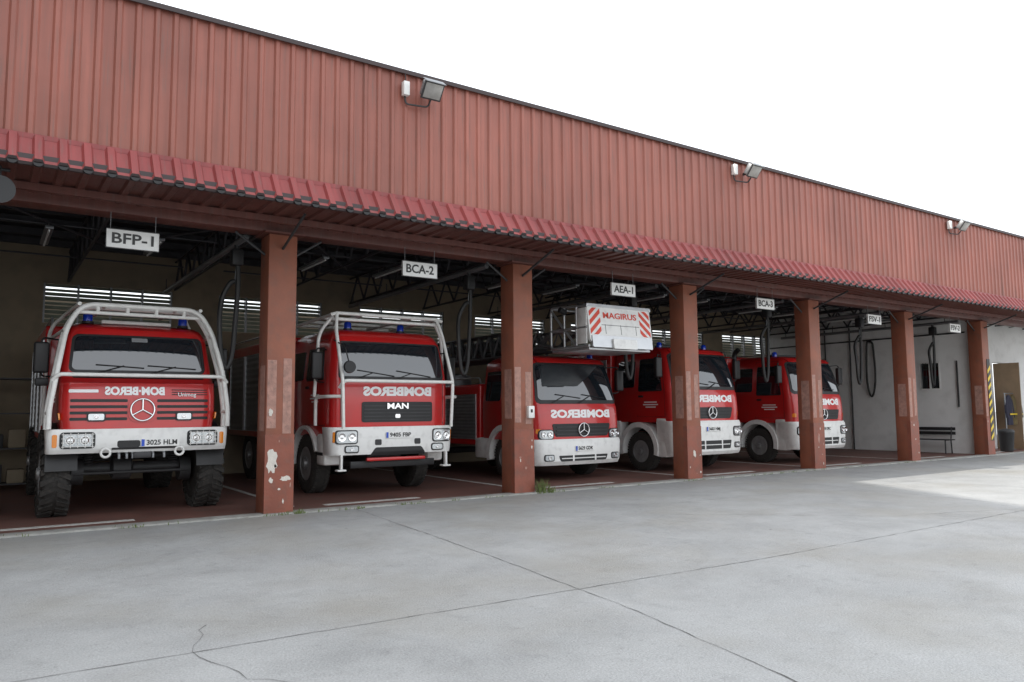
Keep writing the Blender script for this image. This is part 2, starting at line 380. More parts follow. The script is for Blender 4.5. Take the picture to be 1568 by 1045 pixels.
def door(par,S,y0,y1,z0,z1,wz0,wz1,sl=.0):
    for sg in (-1,1):
        mp=S.side(sg)
        P=[[mp(y0,z0,.0),mp(y0,wz0,.0),mp(y0+sl,z1,.0),mp(y1,z1,.0),mp(y1,z0,.0),mp(y0,z0,.0)]]
        tubes("door_seam",par,P,.007,BLACK,4)
        gpanel("door_window_rubber",par,mp,y0+.06,y1-.05,wz0-.03,wz1+.03,BLACK,.008,.02,.05,dl=sl)
        gpanel("door_window",par,mp,y0+.09,y1-.08,wz0,wz1,GLASS,.013,.02,.04,dl=sl)
        gpanel("door_handle",par,mp,y1-.22,y1-.08,wz0-.17,wz0-.12,BLACK,.035,.035,.02)
        for j,wd in enumerate((.42,.5,.34)):
            gpanel("door_label",par,mp,(y0+y1)/2-wd/2,(y0+y1)/2+wd/2,wz0-.3-j*.06,wz0-.275-j*.06,TXTW,.003,.005,.0,nx=2)
def curvewind(S,z0,z1,y0,y1):
    T=[p for p in S.yf if p[0]<z0-1e-6 or p[0]>z1+1e-6]
    for k in range(9):
        t=k/8; T.append((z0+(z1-z0)*t,y0+(y1-y0)*(.45*t+.55*t*t)))
    S.yf=sorted(T)
# ------------------------------------------------------------------ off-road truck
def truck_offroad(loc):
    T=empty("fire_truck",loc)
    S=Shape([(1.2,1.02),(1.5,1.06),(2.1,1.06),(2.66,.99),(2.8,.93),(2.86,.86)],
            [(1.2,.10),(1.75,.12),(1.93,.17),(2.0,.30),(2.08,.42),(2.66,.56),(2.76,.62),(2.82,.74),(2.86,.9)],
            [(1.2,2.2),(2.7,2.2),(2.86,2.05)],bow=.06,R=.16)
    curvewind(S,2.08,2.66,.42,.56)
    S.build("cab",T,[1.2,1.5,1.75,1.87,1.93,1.97,2.0,2.08,2.15,2.22,2.3,2.4,2.5,2.58,2.66,2.72,2.76,2.8,2.83,2.86],RED)
    mp=S.front()
    gpanel("windscreen_rubber",T,mp,-.95,.95,2.09,2.67,BLACK,.006,.03,.09,dl=.05,dr=.05,nx=20)
    gpanel("windscreen",T,mp,-.91,.91,2.13,2.64,GLASS,.012,.03,.07,dl=.05,dr=.05,nx=20)
    gpanel("wiper_cowl",T,mp,-.9,.9,2.005,2.07,BLACK,.008,.02,.02,nx=20)
    for a,b in ((-.6,-.05),(.1,.7)):
        tubes("wiper",T,[[mp(a,2.08,.03),mp((a+b)/2+.1,2.2,.03)],[mp(a+.0,2.21,.025),mp(b+.1,2.17,.025)]],.009,BLACK,6)
    gpanel("sun_visor_label",T,mp,-.12,.1,2.57,2.63,LENS,.018,.01,.01,nx=4)
    for k in range(4):
        z=1.39+k*.088
        gpanel("grille_slot_left",T,mp,-.93,-.2,z,z+.042,BLACK,.006,.03,.012)
        gpanel("grille_slot_right",T,mp,.2,.93,z,z+.042,BLACK,.006,.03,.012)
    gpanel("grille_centre",T,mp,-.19,.19,1.36,1.72,RED,.02,.03,.12)
    for k in range(3):
        z=1.76+k*.035
        gpanel("vent_slot",T,mp,.4,.92,z,z+.014,BLACK,.004,.02,.006)
    star("hood_emblem",T,(0,0,1.54),.16,mp,.035)
    text("hood_letters",T,"BOM·BEROS",.16,TXTW,(-.1,0,1.81),.002,True,mp,.008,width=.80,bold=.008)
    gpanel("hood_label",T,mp,-.95,-.58,1.79,1.835,TXTW,.008,.01,.01,nx=6)
    text("model_letters",T,"Unimog",.08,TXTW,(.62,0,1.765),.002,False,mp,.01,width=.26,bold=.001)
    for x in (-.6,.58): lamp(T,x,1.44,mp,.2,.09,.02,.02,n=1,name="auxiliary_lamp")
    B=Shape([(0.9,1.2),(1.3,1.22)],[(0.9,.06),(1.0,.0),(1.26,.0),(1.3,.04)],[(0.9,.42),(1.3,.42)],bow=.03,R=.1)
    B.build("bumper",T,[.93,.97,1.0,1.1,1.24,1.27],WHITE); bm=B.front()
    for x in (-.83,.83):
        gpanel("lamp_recess",T,bm,x-.22,x+.22,1.0,1.23,BLACK,.006,.02,.05)
        lamp(T,x,1.115,bm,.36,.17,.012,.04,guard=True)
    gpanel("indicator",T,bm,-1.14,-1.08,1.02,1.2,ORANGE,.01,.02,.02,nx=4); gpanel("indicator",T,bm,1.08,1.14,1.02,1.2,ORANGE,.01,.02,.02,nx=4)
    gpanel("winch_opening",T,bm,-.33,-.03,1.0,1.1,BLACK,.004,.02,.03)
    gpanel("winch_panel",T,bm,-.4,.5,.97,1.0,DGREY,.006,.02,.01)
    plate(T,.24,1.06,bm,"3025 HLM",.02,.52)
    tubes("tow_eye",T,[crom([(x+.06*math.cos(a),-.03,.93+.06*math.sin(a)) for a in [k*math.pi/4 for k in range(9)]],3) for x in (-.48,.5)],.018,WHITE,8)
    tubes("coupling_pipes",T,[fillet([(x,.2,.98),(x,.02,.9),(x,.02,.84)],.04) for x in (-.3,-.2,-.12,.05,.15,.3)],.02,STEEL,8)
    box("tow_coupling",T,-.12,.12,-.04,.2,.84,.93,DGREY,.02)
    for sg in (-1,1):
        a,b=(sg*.8,sg*1.2)
        arch("fender",T,min(a,b),max(a,b),.95,.62,.70,.74,BLACK,5,175)
        box("step_side",T,min(sg*.92,sg*1.12),max(sg*.92,sg*1.12),1.9,2.4,.75,1.25,DGREY,.03)
        gpanel("side_marker",T,S.side(sg),.2,.3,1.4,1.5,ORANGE,.012,.02,.02,nx=3)
        mirror(T,sg*1.27,.85,2.32,sg,.46,.2)
        box("mirror_head_small",T,sg*1.25-.09,sg*1.25+.09,.8,.9,1.9,2.02,BLACK,.03)
        wheel("front_wheel",T,sg*1.05,.93,.62,.36,sg,True)
        wheel("rear_wheel",T,sg*1.02,4.7,.62,.36,sg,True)
        lathe("hub_reduction",T,(sg*.75,.93,.62),[(-.08,.05),(-.08,.2),(.08,.2),(.08,.05)],DGREY,'x',20)
        tubes("coil_spring",T,[[(sg*.6+.07*math.cos(t*.6),.93+.07*math.sin(t*.6),.7+t*.0035) for t in range(100)]],.014,DGREY,6)
    door(T,S,.66,1.75,1.35,2.7,2.08,2.58,.12)
    tubes("front_axle",T,[[(-.8,.93,.66),(-.2,.93,.66),(.8,.93,.66)]],.09,DGREY,12)
    lathe("differential",T,(-.15,.93,.66),[(-.18,.05),(-.12,.18),(.12,.18),(.18,.05)],DGREY,'x',20)
    tubes("track_rod",T,[[(-.8,.75,.6),(.8,.75,.6)],[(-.75,1.3,.75),(.7,.9,.85)]],.028,DGREY,8)
    tubes("rear_axle",T,[[(-.8,4.7,.66),(.8,4.7,.66)]],.09,DGREY,12)
    chassis(T,.3,6,1.05,.1)
    rearbody(T,2.4,6.0,1.05,2.95,1.15)
    box("rear_arch_skirt",T,-1.1,1.1,3.9,5.5,1.0,1.1,BLACK,.02)
    beacon(T,-.68,.95,2.86); beacon(T,.68,.95,2.86)
    box("light_bar",T,-.5,.5,.9,1.0,2.87,2.93,WHITE,.02)
    def hoop(y0,y1,e=0,top=3.1,k=1.0):
        P=[(-1.19,y0,1.28),(-1.19-e,y0,1.55),(-1.12-e,y0+.0,2.05),(-1.0-e,y1-.1,2.75),(-.8-e,y1,top),(.8+e,y1,top),(1.0+e,y1-.1,2.75),(1.12+e,y0,2.05),(1.19+e,y0,1.55),(1.19,y0,1.28)]
        return fillet(P,.24,6)
    tubes("protection_cage_hoop",T,[hoop(.02,.42),[Vector((p.x*1.01,p.y+.3,p.z-.01)) for p in hoop(.02,.42)]],.036,TUBEW,12)
    C=[fillet([(-1.17,.02,1.95),(-1.1,-.03,2.04),(1.1,-.03,2.04),(1.17,.02,1.95)],.08),
       [(-.84,.45,2.98),(.84,.45,2.98)]]
    for x in (-.6,-.2,.2,.6): C.append([(x,.42,3.1),(x,.45,2.98)])
    for s in (-1,1):
        C.append(fillet([(s*.84,.42,3.1),(s*.9,1.9,3.1),(s*1.1,2.25,2.9),(s*1.15,2.3,1.3)],.2))
        C.append([(s*1.02,.33,2.7),(s*1.1,2.28,2.7)])
        C.append([(s*1.13,.02,2.0),(s*1.15,.4,2.0)])
        C.append([(s*1.2,.02,1.5),(s*1.2,.4,1.5)])
        C.append([(s*.5,.42,3.1),(s*.5,1.9,3.1)])
    tubes("protection_cage_rails",T,C,.028,TUBEW,10)
    return T
# ------------------------------------------------------------------ cab-over truck with cage
def truck_cabover(loc):
    T=empty("fire_truck",loc)
    S=Shape([(1.05,1.12),(1.3,1.15),(2.1,1.15),(2.75,1.08),(2.9,1.02),(2.98,.92)],
            [(1.05,.12),(1.3,.10),(2.02,.10),(2.08,.13),(2.76,.27),(2.86,.34),(2.94,.46),(2.98,.66)],
            [(1.05,2.5),(2.85,2.5),(2.98,2.3)],bow=.05,R=.16)
    curvewind(S,2.08,2.76,.12,.27)
    S.build("cab",T,[1.05,1.3,1.7,2.02,2.08,2.16,2.25,2.33,2.42,2.5,2.6,2.68,2.76,2.82,2.86,2.9,2.94,2.98],RED); mp=S.front()
    gpanel("windscreen_rubber",T,mp,-1.04,1.04,2.05,2.74,BLACK,.006,.03,.08,dl=.04,dr=.04,nx=22)
    gpanel("windscreen",T,mp,-1.0,1.0,2.11,2.71,GLASS,.012,.03,.06,dl=.04,dr=.04,nx=22)
    for a,b in ((-.75,-.1),(.0,.65)):
        tubes("wiper",T,[[mp(a,2.06,.04),mp((a+b)/2,2.17,.03)],[mp(a+.05,2.22,.025),mp(b+.1,2.12,.025)]],.009,BLACK,6)
    gpanel("grille",T,mp,-.62,.78,1.3,1.66,BLACK,.012,.04,.04,nx=16)
    for k in range(5): gpanel("grille_bar",T,mp,-.58,.74,1.33+k*.062,1.35+k*.062,DGREY,.024,.02,.006,nx=12)
    text("grille_letters",T,"MAN",.14,CHROME,(.06,0,1.58),.004,False,mp,.034,width=.42,bold=.004)
    gpanel("grille_emblem",T,mp,.01,.11,1.37,1.44,CHROME,.03,.01,.02,nx=4)
    text("front_letters",T,"BOMBEROS",.21,TXTW,(.08,0,1.84),.002,True,mp,.006,width=1.36,bold=.011)
    for x in (-1.0,1.02): gpanel("front_panel_seam",T,mp,x-.006,x+.006,1.25,2.0,BLACK,.002,.01,.0,nx=2)
    B=Shape([(.6,1.17),(1.25,1.22)],[(.6,.06),(.78,.0),(1.2,.0),(1.25,.04)],[(.6,.5),(1.25,.5)],bow=.05,R=.16)
    B.build("bumper",T,[.74,.78,.95,1.17,1.22],WHITE); bm=B.front()
    gpanel("bumper_step",T,bm,-.5,.6,.72,.86,BLACK,.006,.03,.03,dl=.1,dr=.1)
    box("lower_bar",T,-.55,.6,.02,.1,.62,.68,RED,.02)
    for x in (-.93,.93):
        lamp(T,x,1.05,bm,.36,.2,.014,.04,n=2)
        gpanel("indicator",T,bm,x+(.2 if x>0 else -.23),x+(.23 if x>0 else -.2),.96,1.14,ORANGE,.014,.02,.01,nx=3)
        lamp(T,x*.9,.84,bm,.22,.09,.012,.03,n=1,name="fog_lamp")
        box("guard_bracket",T,x*1.1-.02,x*1.1+.02,.0,.08,.5,.75,WHITE,.008); box("guard_foot",T,x*1.1-.08,x*1.1+.08,-.02,.12,.47,.5,WHITE,.01)
    plate(T,.05,1.07,bm,"9405 FBP",.02,.52)
    for x in (-.35,.42): gpanel("tow_cover",T,bm,x-.06,x+.06,.9,1.0,DGREY,.01,.02,.02,nx=4)
    for sg in (-1,1):
        a,b=sorted((sg*.88,sg*1.2))
        arch("fender",T,a,b,1.45,.56,.62,.68,WHITE,-5,160)
        wheel("front_wheel",T,sg*1.0,1.45,.54,.32,sg); wheel("rear_wheel",T,sg*.98,5.2,.54,.34,sg)
        a,b=sorted((sg*.85,sg*1.18)); box("entry_step",T,a,b,.42,.82,.55,1.1,WHITE,.05)
        box("entry_tread",T,a-.005,b+.005,.48,.78,.72,.78,BLACK,.01)
        box("side_skirt",T,a,b,2.1,2.6,.6,1.15,DGREY,.03)
        mirror(T,sg*1.34,.42,2.3,sg,.48,.2)
    door(T,S,.5,1.5,1.25,2.78,2.08,2.62,.12); 
    for sg in (-1,1):
        gpanel("crew_window",T,S.side(sg),1.62,2.35,2.08,2.62,GLASS,.012,.02,.05)
    lathe("round_mirror",T,(-.98,-.2,2.25),[(-.03,.02),(-.03,.1),(.02,.11),(.05,.02)],BLACK,'y',24)
    tubes("round_mirror_arm",T,[fillet([(-1.08,.3,2.75),(-1.05,-.15,2.6),(-.98,-.18,2.3)],.1)],.012,BLACK,8)
    tubes("front_axle",T,[[(-.9,1.45,.54),(.9,1.45,.54)]],.08,DGREY,12); tubes("rear_axle",T,[[(-.9,5.2,.54),(.9,5.2,.54)]],.09,DGREY,12)
    box("sump",T,-.35,.35,.5,1.2,.5,.95,DGREY,.05); chassis(T,.3,6.6,.85,.1)
    box("under_guard",T,-.8,.85,.15,.2,.5,.62,BLACK,.01)
    rearbody(T,2.7,6.9,.95,3.0,1.2)
    beacon(T,-.62,.8,2.98); beacon(T,.45,.8,2.98)
    C=[fillet([(s*1.05,-.12,1.2),(s*1.08,-.14,2.02),(s*1.06,.25,2.95),(s*1.0,.36,3.24)],.12) for s in (-1,1)]
    C+=[fillet([(-1.1,-.05,1.9),(-1.06,-.15,2.02),(1.08,-.15,2.02),(1.12,-.05,1.9)],.08),
        fillet([(-1.12,.36,3.2),(-1.0,.36,3.24),(1.0,.36,3.24),(1.12,.36,3.2)],.05),[(-1.0,.42,3.14),(1.0,.42,3.14)]]
    for s in (-1,1):
        C+=[fillet([(s*1.0,.36,3.24),(s*1.02,2.5,3.2),(s*1.2,2.65,3.0),(s*1.22,2.65,1.2)],.2),[(s*.5,.42,3.24),(s*.5,2.5,3.2)],
            fillet([(s*1.08,-.1,1.75),(s*1.26,.05,1.75),(s*1.28,.6,1.75),(s*1.28,.6,1.25)],.1),
            fillet([(s*1.02,.5,3.2),(s*1.24,.6,2.9),(s*1.3,.62,1.75)],.2)]
    C+=[[(-1.0,y,3.22),(1.0,y,3.22)] for y in (1.1,1.8,2.5)]
    tubes("protection_cage",T,C,.031,TUBEW,10)
    return T
# ------------------------------------------------------------------ city trucks
def truck_city(loc,dz=0,name="fire_truck",ladder=False,pl="3602 HMJ",hw=1.2,ext=0.0,loff=.0):
    T=empty(name,loc)
    z=lambda v:v+dz
    S=Shape([(z(.85),hw-.02),(z(1.3),hw),(z(1.62),hw),(z(2.5),hw-.1),(z(2.62),hw-.17),(z(2.68),hw-.28)],
            [(z(.85),.05),(z(1.2),.05),(z(1.55),.09),(z(1.60),.13),(z(2.52),.38),(z(2.6),.46),(z(2.65),.58),(z(2.68),.8)],
            [(z(.85),2.2),(z(2.55),2.2),(z(2.68),2.0)],bow=.09,R=.22)
    curvewind(S,z(1.60),z(2.52),.12,.38)
    S.build("cab",T,[z(v) for v in (.85,1.0,1.2,1.4,1.55,1.60,1.7,1.8,1.9,2.0,2.1,2.2,2.3,2.4,2.52,2.56,2.6,2.63,2.655,2.68)],RED); mp=S.front()
    gpanel("windscreen_rubber",T,mp,-hw+.08,hw-.08,z(1.62),z(2.5),BLACK,.006,.03,.1,dl=.09,dr=.09,nx=26)
    gpanel("windscreen",T,mp,-hw+.13,hw-.13,z(1.7),z(2.46),GLASS,.013,.03,.08,dl=.08,dr=.08,nx=26)
    gpanel("roof_visor",T,mp,-hw+.25,hw-.25,z(2.5),z(2.6),RED,.05,.06,.03,nx=16)
    for a,b in ((-.75,-.15),(-.05,.55)):
        tubes("wiper",T,[[mp(a,z(1.64),.04),mp((a+b)/2,z(1.78),.035)],[mp(a+.1,z(1.82),.03),mp(b+.15,z(1.74),.03)]],.009,BLACK,6)
    text("front_letters",T,"BOMBEROS",.22,TXTW,(0,0,z(1.4)),.002,True,mp,.006,width=1.62,bold=.011)
    gpanel("grille",T,mp,-.72,.72,z(.93),z(1.2),BLACK,.012,.04,.05,dl=-.08,dr=-.08,nx=16)
    for k in range(3): gpanel("grille_bar",T,mp,-.7,.7,z(.97+k*.075),z(.99+k*.075),DGREY,.03,.02,.008,nx=12)
    star("grille_emblem",T,(0,0,z(1.07)),.14,mp,.045)
    e=-ext
    B=Shape([(z(.3)+e,hw-.02),(z(.9),hw+.03)],[(z(.3)+e,.08),(z(.42)+e,.0),(z(.8),.0),(z(.9),.05)],[(z(.3)+e,.62),(z(.9),.62)],bow=.09,R=.22)
    B.build("bumper",T,[z(.34)+e,z(.38)+e,z(.42)+e,z(.6),z(.8),z(.85),z(.88)],WHITE); bm=B.front()
    gpanel("bumper_vent",T,bm,-.62,.62,z(.42)+e*.8,z(.54)+e*.5,BLACK,.006,.03,.03,dl=-.05,dr=-.05)
    gpanel("bumper_vent_bar",T,bm,-.6,.6,z(.47)+e*.65,z(.49)+e*.65,WHITE,.014,.02,.005)
    for x in (-.3,.3): gpanel("bumper_vent_post",T,bm,x-.02,x+.02,z(.42)+e*.8,z(.54)+e*.5,WHITE,.014,.02,.002,nx=2)
    for x in (-1,1):
        if ladder: lamp(T,x*.93,z(.98),mp,.3,.17,.014,.05,n=2)
        else: lamp(T,x*.93,z(.70)+e*.3,bm,.32,.2,.014,.05,n=2)
        lamp(T,x*.9,z(.5)+e*.8,bm,.2,.1,.012,.03,n=1,name="fog_lamp")
        gpanel("corner_indicator",T,mp,x*(hw-.1)-.04,x*(hw-.1)+.04,z(1.0),z(1.1),ORANGE,.01,.02,.02,nx=4)
    plate(T,0,z(.68),bm,pl,.02,.5)
    r=.47
    for sg in (-1,1):
        ya=1.3
        a,b=sorted((sg*(hw-.3),sg*(hw+.04)))
        arch("fender",T,a,b,ya,r+.05,r+.07,r+.19,WHITE,-12,192)
        wheel("front_wheel",T,sg*(hw-.17),ya,r,.28,sg); wheel("rear_wheel",T,sg*(hw-.2),4.9,r,.32,sg)
        box("entry_step",T,*sorted((sg*(hw-.28),sg*(hw+.0))),.4,.72,.36,z(.95),WHITE,.04)
        box("side_skirt",T,*sorted((sg*(hw-.28),sg*(hw+.01))),1.95,2.5,.42,z(.86)+.02,WHITE,.04)
        mirror(T,sg*(hw+.2),.4,z(2.15),sg,.48,.2)
    door(T,S,.42,1.35,z(.98),z(2.52),z(1.62),z(2.36),.2)
    for sg in (-1,1):
        gpanel("crew_window",T,S.side(sg),1.45,2.05,z(1.7),z(2.36),GLASS,.012,.02,.05)
    tubes("front_axle",T,[[(-.9,1.3,r),(.9,1.3,r)]],.07,DGREY,12); tubes("rear_axle",T,[[(-.9,4.9,r),(.9,4.9,r)]],.08,DGREY,12)
    box("engine_sump",T,-.35,.35,.5,1.6,.35,.85,DGREY,.05); chassis(T,.3,6.4,.75,.1)
    box("belly_panel",T,-.85,.85,.5,2.2,.78+dz*.5,.9+dz*.5,BLACK,.01)
    if not ladder:
        rearbody(T,2.3,6.8,.85,3.0,hw)
        box("light_bar",T,-.7,.7,.95,1.2,z(2.68),z(2.75),DGREY,.03); beacon(T,-.8,.95,z(2.64)); beacon(T,.8,.95,z(2.64))
        tubes("air_intake",T,[fillet([(-.9,2.1,z(1.2)),(-.9,2.26,z(2.2)),(-.9,2.26,z(2.85)),(-.9,2.1,z(2.95))],.1)],.07,BLACK,10)
    else:
        rearbody(T,2.3,7.2,.7,2.1,hw)
        lathe("ladder_turret",T,(0,6,2.1),[(0,.75),(.35,.7),(.4,.5),(.4,.01)],STEEL,'z',32)
        beacon(T,-.85,.8,z(2.62)); beacon(T,.85,.8,z(2.62))
        def section(nm,w,h,z0,y0,y1,mt,r):
            P=[]
            for s in (-1,1):
                P+=[[(s*w,y0,z0),(s*w,y1,z0)],[(s*w*.92,y0,z0+h),(s*w*.92,y1,z0+h)]]
                n=int((y1-y0)/.45)
                for k in range(n):
                    a=y0+(y1-y0)*k/n;b=y0+(y1-y0)*(k+1)/n;m=(a+b)/2
                    P+=[[(s*w,a,z0),(s*w*.92,m,z0+h)],[(s*w*.92,m,z0+h),(s*w,b,z0)]]
            n=int((y1-y0)/.3)
            for k in range(n+1):
                a=y0+(y1-y0)*k/n; P.append([(-w,a,z0),(w,a,z0)])
            tubes(nm,T,P,r,mt,6)
        section("ladder_base_section",.48,.55,2.75,1.9,8.3,LADM,.035)
        section("ladder_middle_section",.40,.45,2.84,1.5,8.0,LADM,.028)
        section("ladder_fly_section",.32,.36,2.92,1.0,7.6,STEEL,.022)
        bx,w=.2,.86; y0=-1.05; y1=.25; z0,z1=2.72,3.6
        def kmp(u,v,o): 
            t=(v-z0)/(z1-z0); return (bx+u,y0+.12*t-o,v)
        gpanel("rescue_cage_front",T,kmp,-w,w,z0+.12,z1,WHITE,.0,.07,.08,nx=10)
        gpanel("rescue_cage_lower_panel",T,kmp,-w+.04,w-.04,z0+.02,z0+.26,ALU,.03,.05,.02,nx=6)
        for u in (-.42,.0,.42): gpanel("rescue_cage_seam",T,kmp,u-.005,u+.005,z0+.3,z1-.38,DGREY,.003,.01,0,nx=2)
        gpanel("rescue_cage_rim",T,kmp,-w-.02,w+.02,z1-.03,z1+.03,ALU,.02,.1,.02)
        gpanel("rescue_cage_seam",T,kmp,-.52,.52,z1-.4,z1-.39,DGREY,.003,.01,0,nx=2)
        gpanel("rescue_cage_box",T,kmp,-.3,.35,z0+.0,z0+.2,WHITE,.07,.06,.02)
        text("rescue_cage_letters",T,"MAGIRUS",.17,TXTR,(0,0,z1-.2),.002,False,kmp,.006,width=.92,bold=.003)
        for s in (-1,1):
            V=[];F=[]
            xa,xb=(s*(w-.32),s*(w-.03)); za,zb=z0+.28,z1-.05
            m=3; H=(zb-za)/m; dzz=.26
            for k in range(-1,m+1):
                n=8
                lo=[];hi=[]
                for i in range(n+1):
                    t=i/n; x=xb+(xa-xb)*t; l=za+k*H+dzz*t; h=l+H*.55
                    l=min(max(l,za),zb);h=min(max(h,za),zb); lo.append((x,l));hi.append((x,h))
                b=len(V); V+=[kmp(x,l,.004) for x,l in lo]+[kmp(x,h,.004) for x,h in hi]
                for i in range(n):
                    if hi[i][1]-lo[i][1]>1e-4 or hi[i+1][1]-lo[i+1][1]>1e-4: F.append([b+i,b+i+1,b+n+2+i,b+n+1+i])
            mesh("chevron_stripes",V,F,TXTR,T,fix=False)
        P=[]
        for s in (-1,1):
            X=bx+s*w
            P+=[fillet([(X,y0+.1,z1-.02),(X,y1,z1+.05),(X,y1,z0+.05),(X,y0+.05,z0+.05)],.1),[(X,y0+.1,3.15),(X,y1,3.15)],[(X,-.6,z0+.05),(X,-.6,z1)],[(X,-.2,z0+.05),(X,-.2,z1)],[(X,-.6,z0+.05),(X,-.2,3.15)],[(X,-.2,3.15),(X,y1,z1)]]
        P+=[[(bx-w,y1,z1+.03),(bx+w,y1,z1+.03)],[(bx-w,y1,3.15),(bx+w,y1,3.15)],[(bx-w,y1,z0+.05),(bx+w,y1,z0+.05)]]
        tubes("rescue_cage_frame",T,P,.028,ALU,8)
        box("rescue_cage_floor",T,bx-w+.02,bx+w-.02,y0+.08,y1,z0-.03,z0+.02,ALU,.01)
        for s in (-1,1): box("rescue_cage_side_panel",T,bx+s*w-.02,bx+s*w+.02,y0+.12,y0+.42,z0+.1,z1-.05,WHITE,.01)
        tubes("cage_mount",T,[[(-.3,y1,2.8),(-.3,1.2,2.95)],[(.3,y1,2.8),(.3,1.2,2.95)],[(-.3,y1,3.3),(-.3,1.1,3.0)],[(.3,y1,3.3),(.3,1.1,3.0)]],.045,STEEL,8)
        tubes("spot_lamp",T,[[(bx-w-.05,-.3,3.5),(bx-w-.2,-.3,3.55)]],.06,BLACK,12)
    return T
truck_offroad((1.92,.9,0.012))
truck_cabover((6.09,1.1,0.012))
truck_city((10.56,1.25,0.012),0,"ladder_fire_truck",True,"5629 GDK",1.19)
truck_city((14.45,1.1,0.012),.33,"fire_truck",False,"3602 HMJ",ext=.27)
truck_city((18.95,1.1,0.012),.25,"fire_truck",False,"0418 DKC",ext=.2)
# ------------------------------------------------------------------ station
X0,X1=-9.5,44.0; XR=3.86; W=4.461; ZS=4.343; ZR=6.70
ST=empty("fire_station")
def corrug(name,par,x0,x1,per,rib,dep,rows,mt):
    xs=[];n=int((x1-x0)/per)
    for k in range(n):
        a=x0+k*per; fl=(per-rib)/2
        xs+=[(a,0),(a+fl-.012,0),(a+fl+.012,1),(a+fl+rib-.012,1),(a+fl+rib+.012,0)]
    xs.append((x0+n*per,0))
    V=[];F=[];m=len(xs)
    for (y,z,ny,nz) in rows:
        for (x,h) in xs: V.append((x,y+ny*dep*h,z+nz*dep*h))
    for j in range(len(rows)-1):
        for i in range(m-1): F.append([j*m+i,j*m+i+1,(j+1)*m+i+1,(j+1)*m+i])
    return mesh(name,V,F,mt,par,fix=False)
YW=-1.12
corrug("upper_wall_sheet",ST,X0,X1,.22,.07,.028,[(YW,4.66,-1,0),(YW,ZR,-1,0)],FAC)
box("wall_backing",ST,X0,X1,YW+.02,YW+.12,4.4,ZR-.01,ROOFD)
box("coping",ST,X0,X1,YW-.07,YW+.16,ZR,ZR+.03,CAP,.006)
box("coping_lip",ST,X0,X1,YW-.075,YW-.06,ZR-.04,ZR+.01,CAP)
corrug("eave_sheet",ST,X0,X1,.25,.10,.045,[(YW-.045,4.70,-.5,.87),(YW-.30,ZS-.0,-.5,.87)],STRIP)
corrug("eave_sheet_under",ST,X0,X1,.25,.10,.045,[(YW-.30,ZS-.0,-.5,.87),(YW-.28,ZS-.03,-.5,.87),(YW-.02,4.66,-.5,.87)],CAP)
box("eave_angle",ST,X0,X1,YW-.27,YW-.20,ZS-.02,ZS+.10,CAP)
V=[];F=[]
x=X0+.125
while x<X1:
    b=len(V)
    for j in range(9):
        a=math.pi*j/8; V.append((x-.05*math.cos(a),YW-.315,ZS-.005-.04*math.sin(a)))
    for j in range(9):
        a=math.pi*j/8; V.append((x-.05*math.cos(a),YW-.27,ZS-.005-.04*math.sin(a)))
    F.append([b+j for j in range(9)]); F+= [[b+j,b+j+1,b+10+j,b+9+j] for j in range(8)]
    x+=.25
mesh("eave_rib_ends",V,F,BLACK,ST,fix=False)
box("eave_flashing",ST,X0,X1,YW-.055,YW-.037,4.69,4.75,STRIP)
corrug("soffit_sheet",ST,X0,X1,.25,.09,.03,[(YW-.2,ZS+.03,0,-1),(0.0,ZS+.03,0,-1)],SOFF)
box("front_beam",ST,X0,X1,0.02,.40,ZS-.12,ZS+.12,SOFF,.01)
box("front_beam_angle",ST,X0,X1,-.5,-.42,ZS-.09,ZS+.0,SOFF)
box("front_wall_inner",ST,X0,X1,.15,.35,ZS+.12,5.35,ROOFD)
for k in range(-2,9):
    xr=XR+W*k
    xl=xr-.43
    c=box("column",ST,xl,xr,0,.42,0,ZS-.15,COLM,.012)
    if k>=-1 and k<=6:
        rk=random.Random(k+9); q=lambda:rk.uniform(-.08,.08)
        box("column_patch",ST,xl+.015,xl+.15,-.004,.003,1.27+q(),2.3+q(),COLP)
        box("column_patch",ST,xr-.18,xr-.05,-.004,.003,1.24+q(),2.25+q(),COLP)
        box("column_patch_side",ST,xl-.004,xl+.003,.08,.3,1.3+q(),2.2+q(),COLP)
        box("column_base_band",ST,xl-.004,xr+.004,-.006,.1,0,1.15+q()*.3,COLB)
        tubes("eave_brace",ST,[[(xl+.21,0,3.98),(xl+.21,-.95,ZS-.04)]],.022,DGREY,6)
        box("column_head_plate",ST,xl-.09,xr+.09,-.1,.42,ZS-.15,ZS-.122,SOFF)
        tubes("side_brace",ST,[[(xr,.2,3.9),(xr+.45,.2,ZS-.14)],[(xl,.2,3.9),(xl-.45,.2,ZS-.14)]],.02,DGREY,6)
def blob(name,par,cx,cz,rx,rz,y,mt,seed):
    rnd=random.Random(seed); P=[]
    for k in range(18):
        a=2*math.pi*k/18; q=.7+rnd.random()*.5; P.append((cx+rx*q*math.cos(a),y,cz+rz*q*math.sin(a)))
    P2=[(p[0],y+.003,p[2]) for p in P]
    return mesh(name,P+P2,[list(range(18))]+[[i,(i+1)%18,18+(i+1)%18,18+i] for i in range(18)],mt,par,fix=False)
blob("peeled_patch",ST,3.53,.78,.08,.19,-.0085,PEEL,1); blob("peeled_patch",ST,3.52,.5,.03,.04,-.0085,PEEL,2)
blob("peeled_patch",ST,3.74,.52,.08,.04,-.0085,PEEL,3); blob("peeled_patch",ST,12.56,.55,.04,.08,-.0085,PEEL,4); blob("peeled_patch",ST,17.0,.75,.04,.12,-.0085,COLP,5); blob("peeled_patch",ST,3.5,1.5,.03,.06,-.0105,PEEL,6)
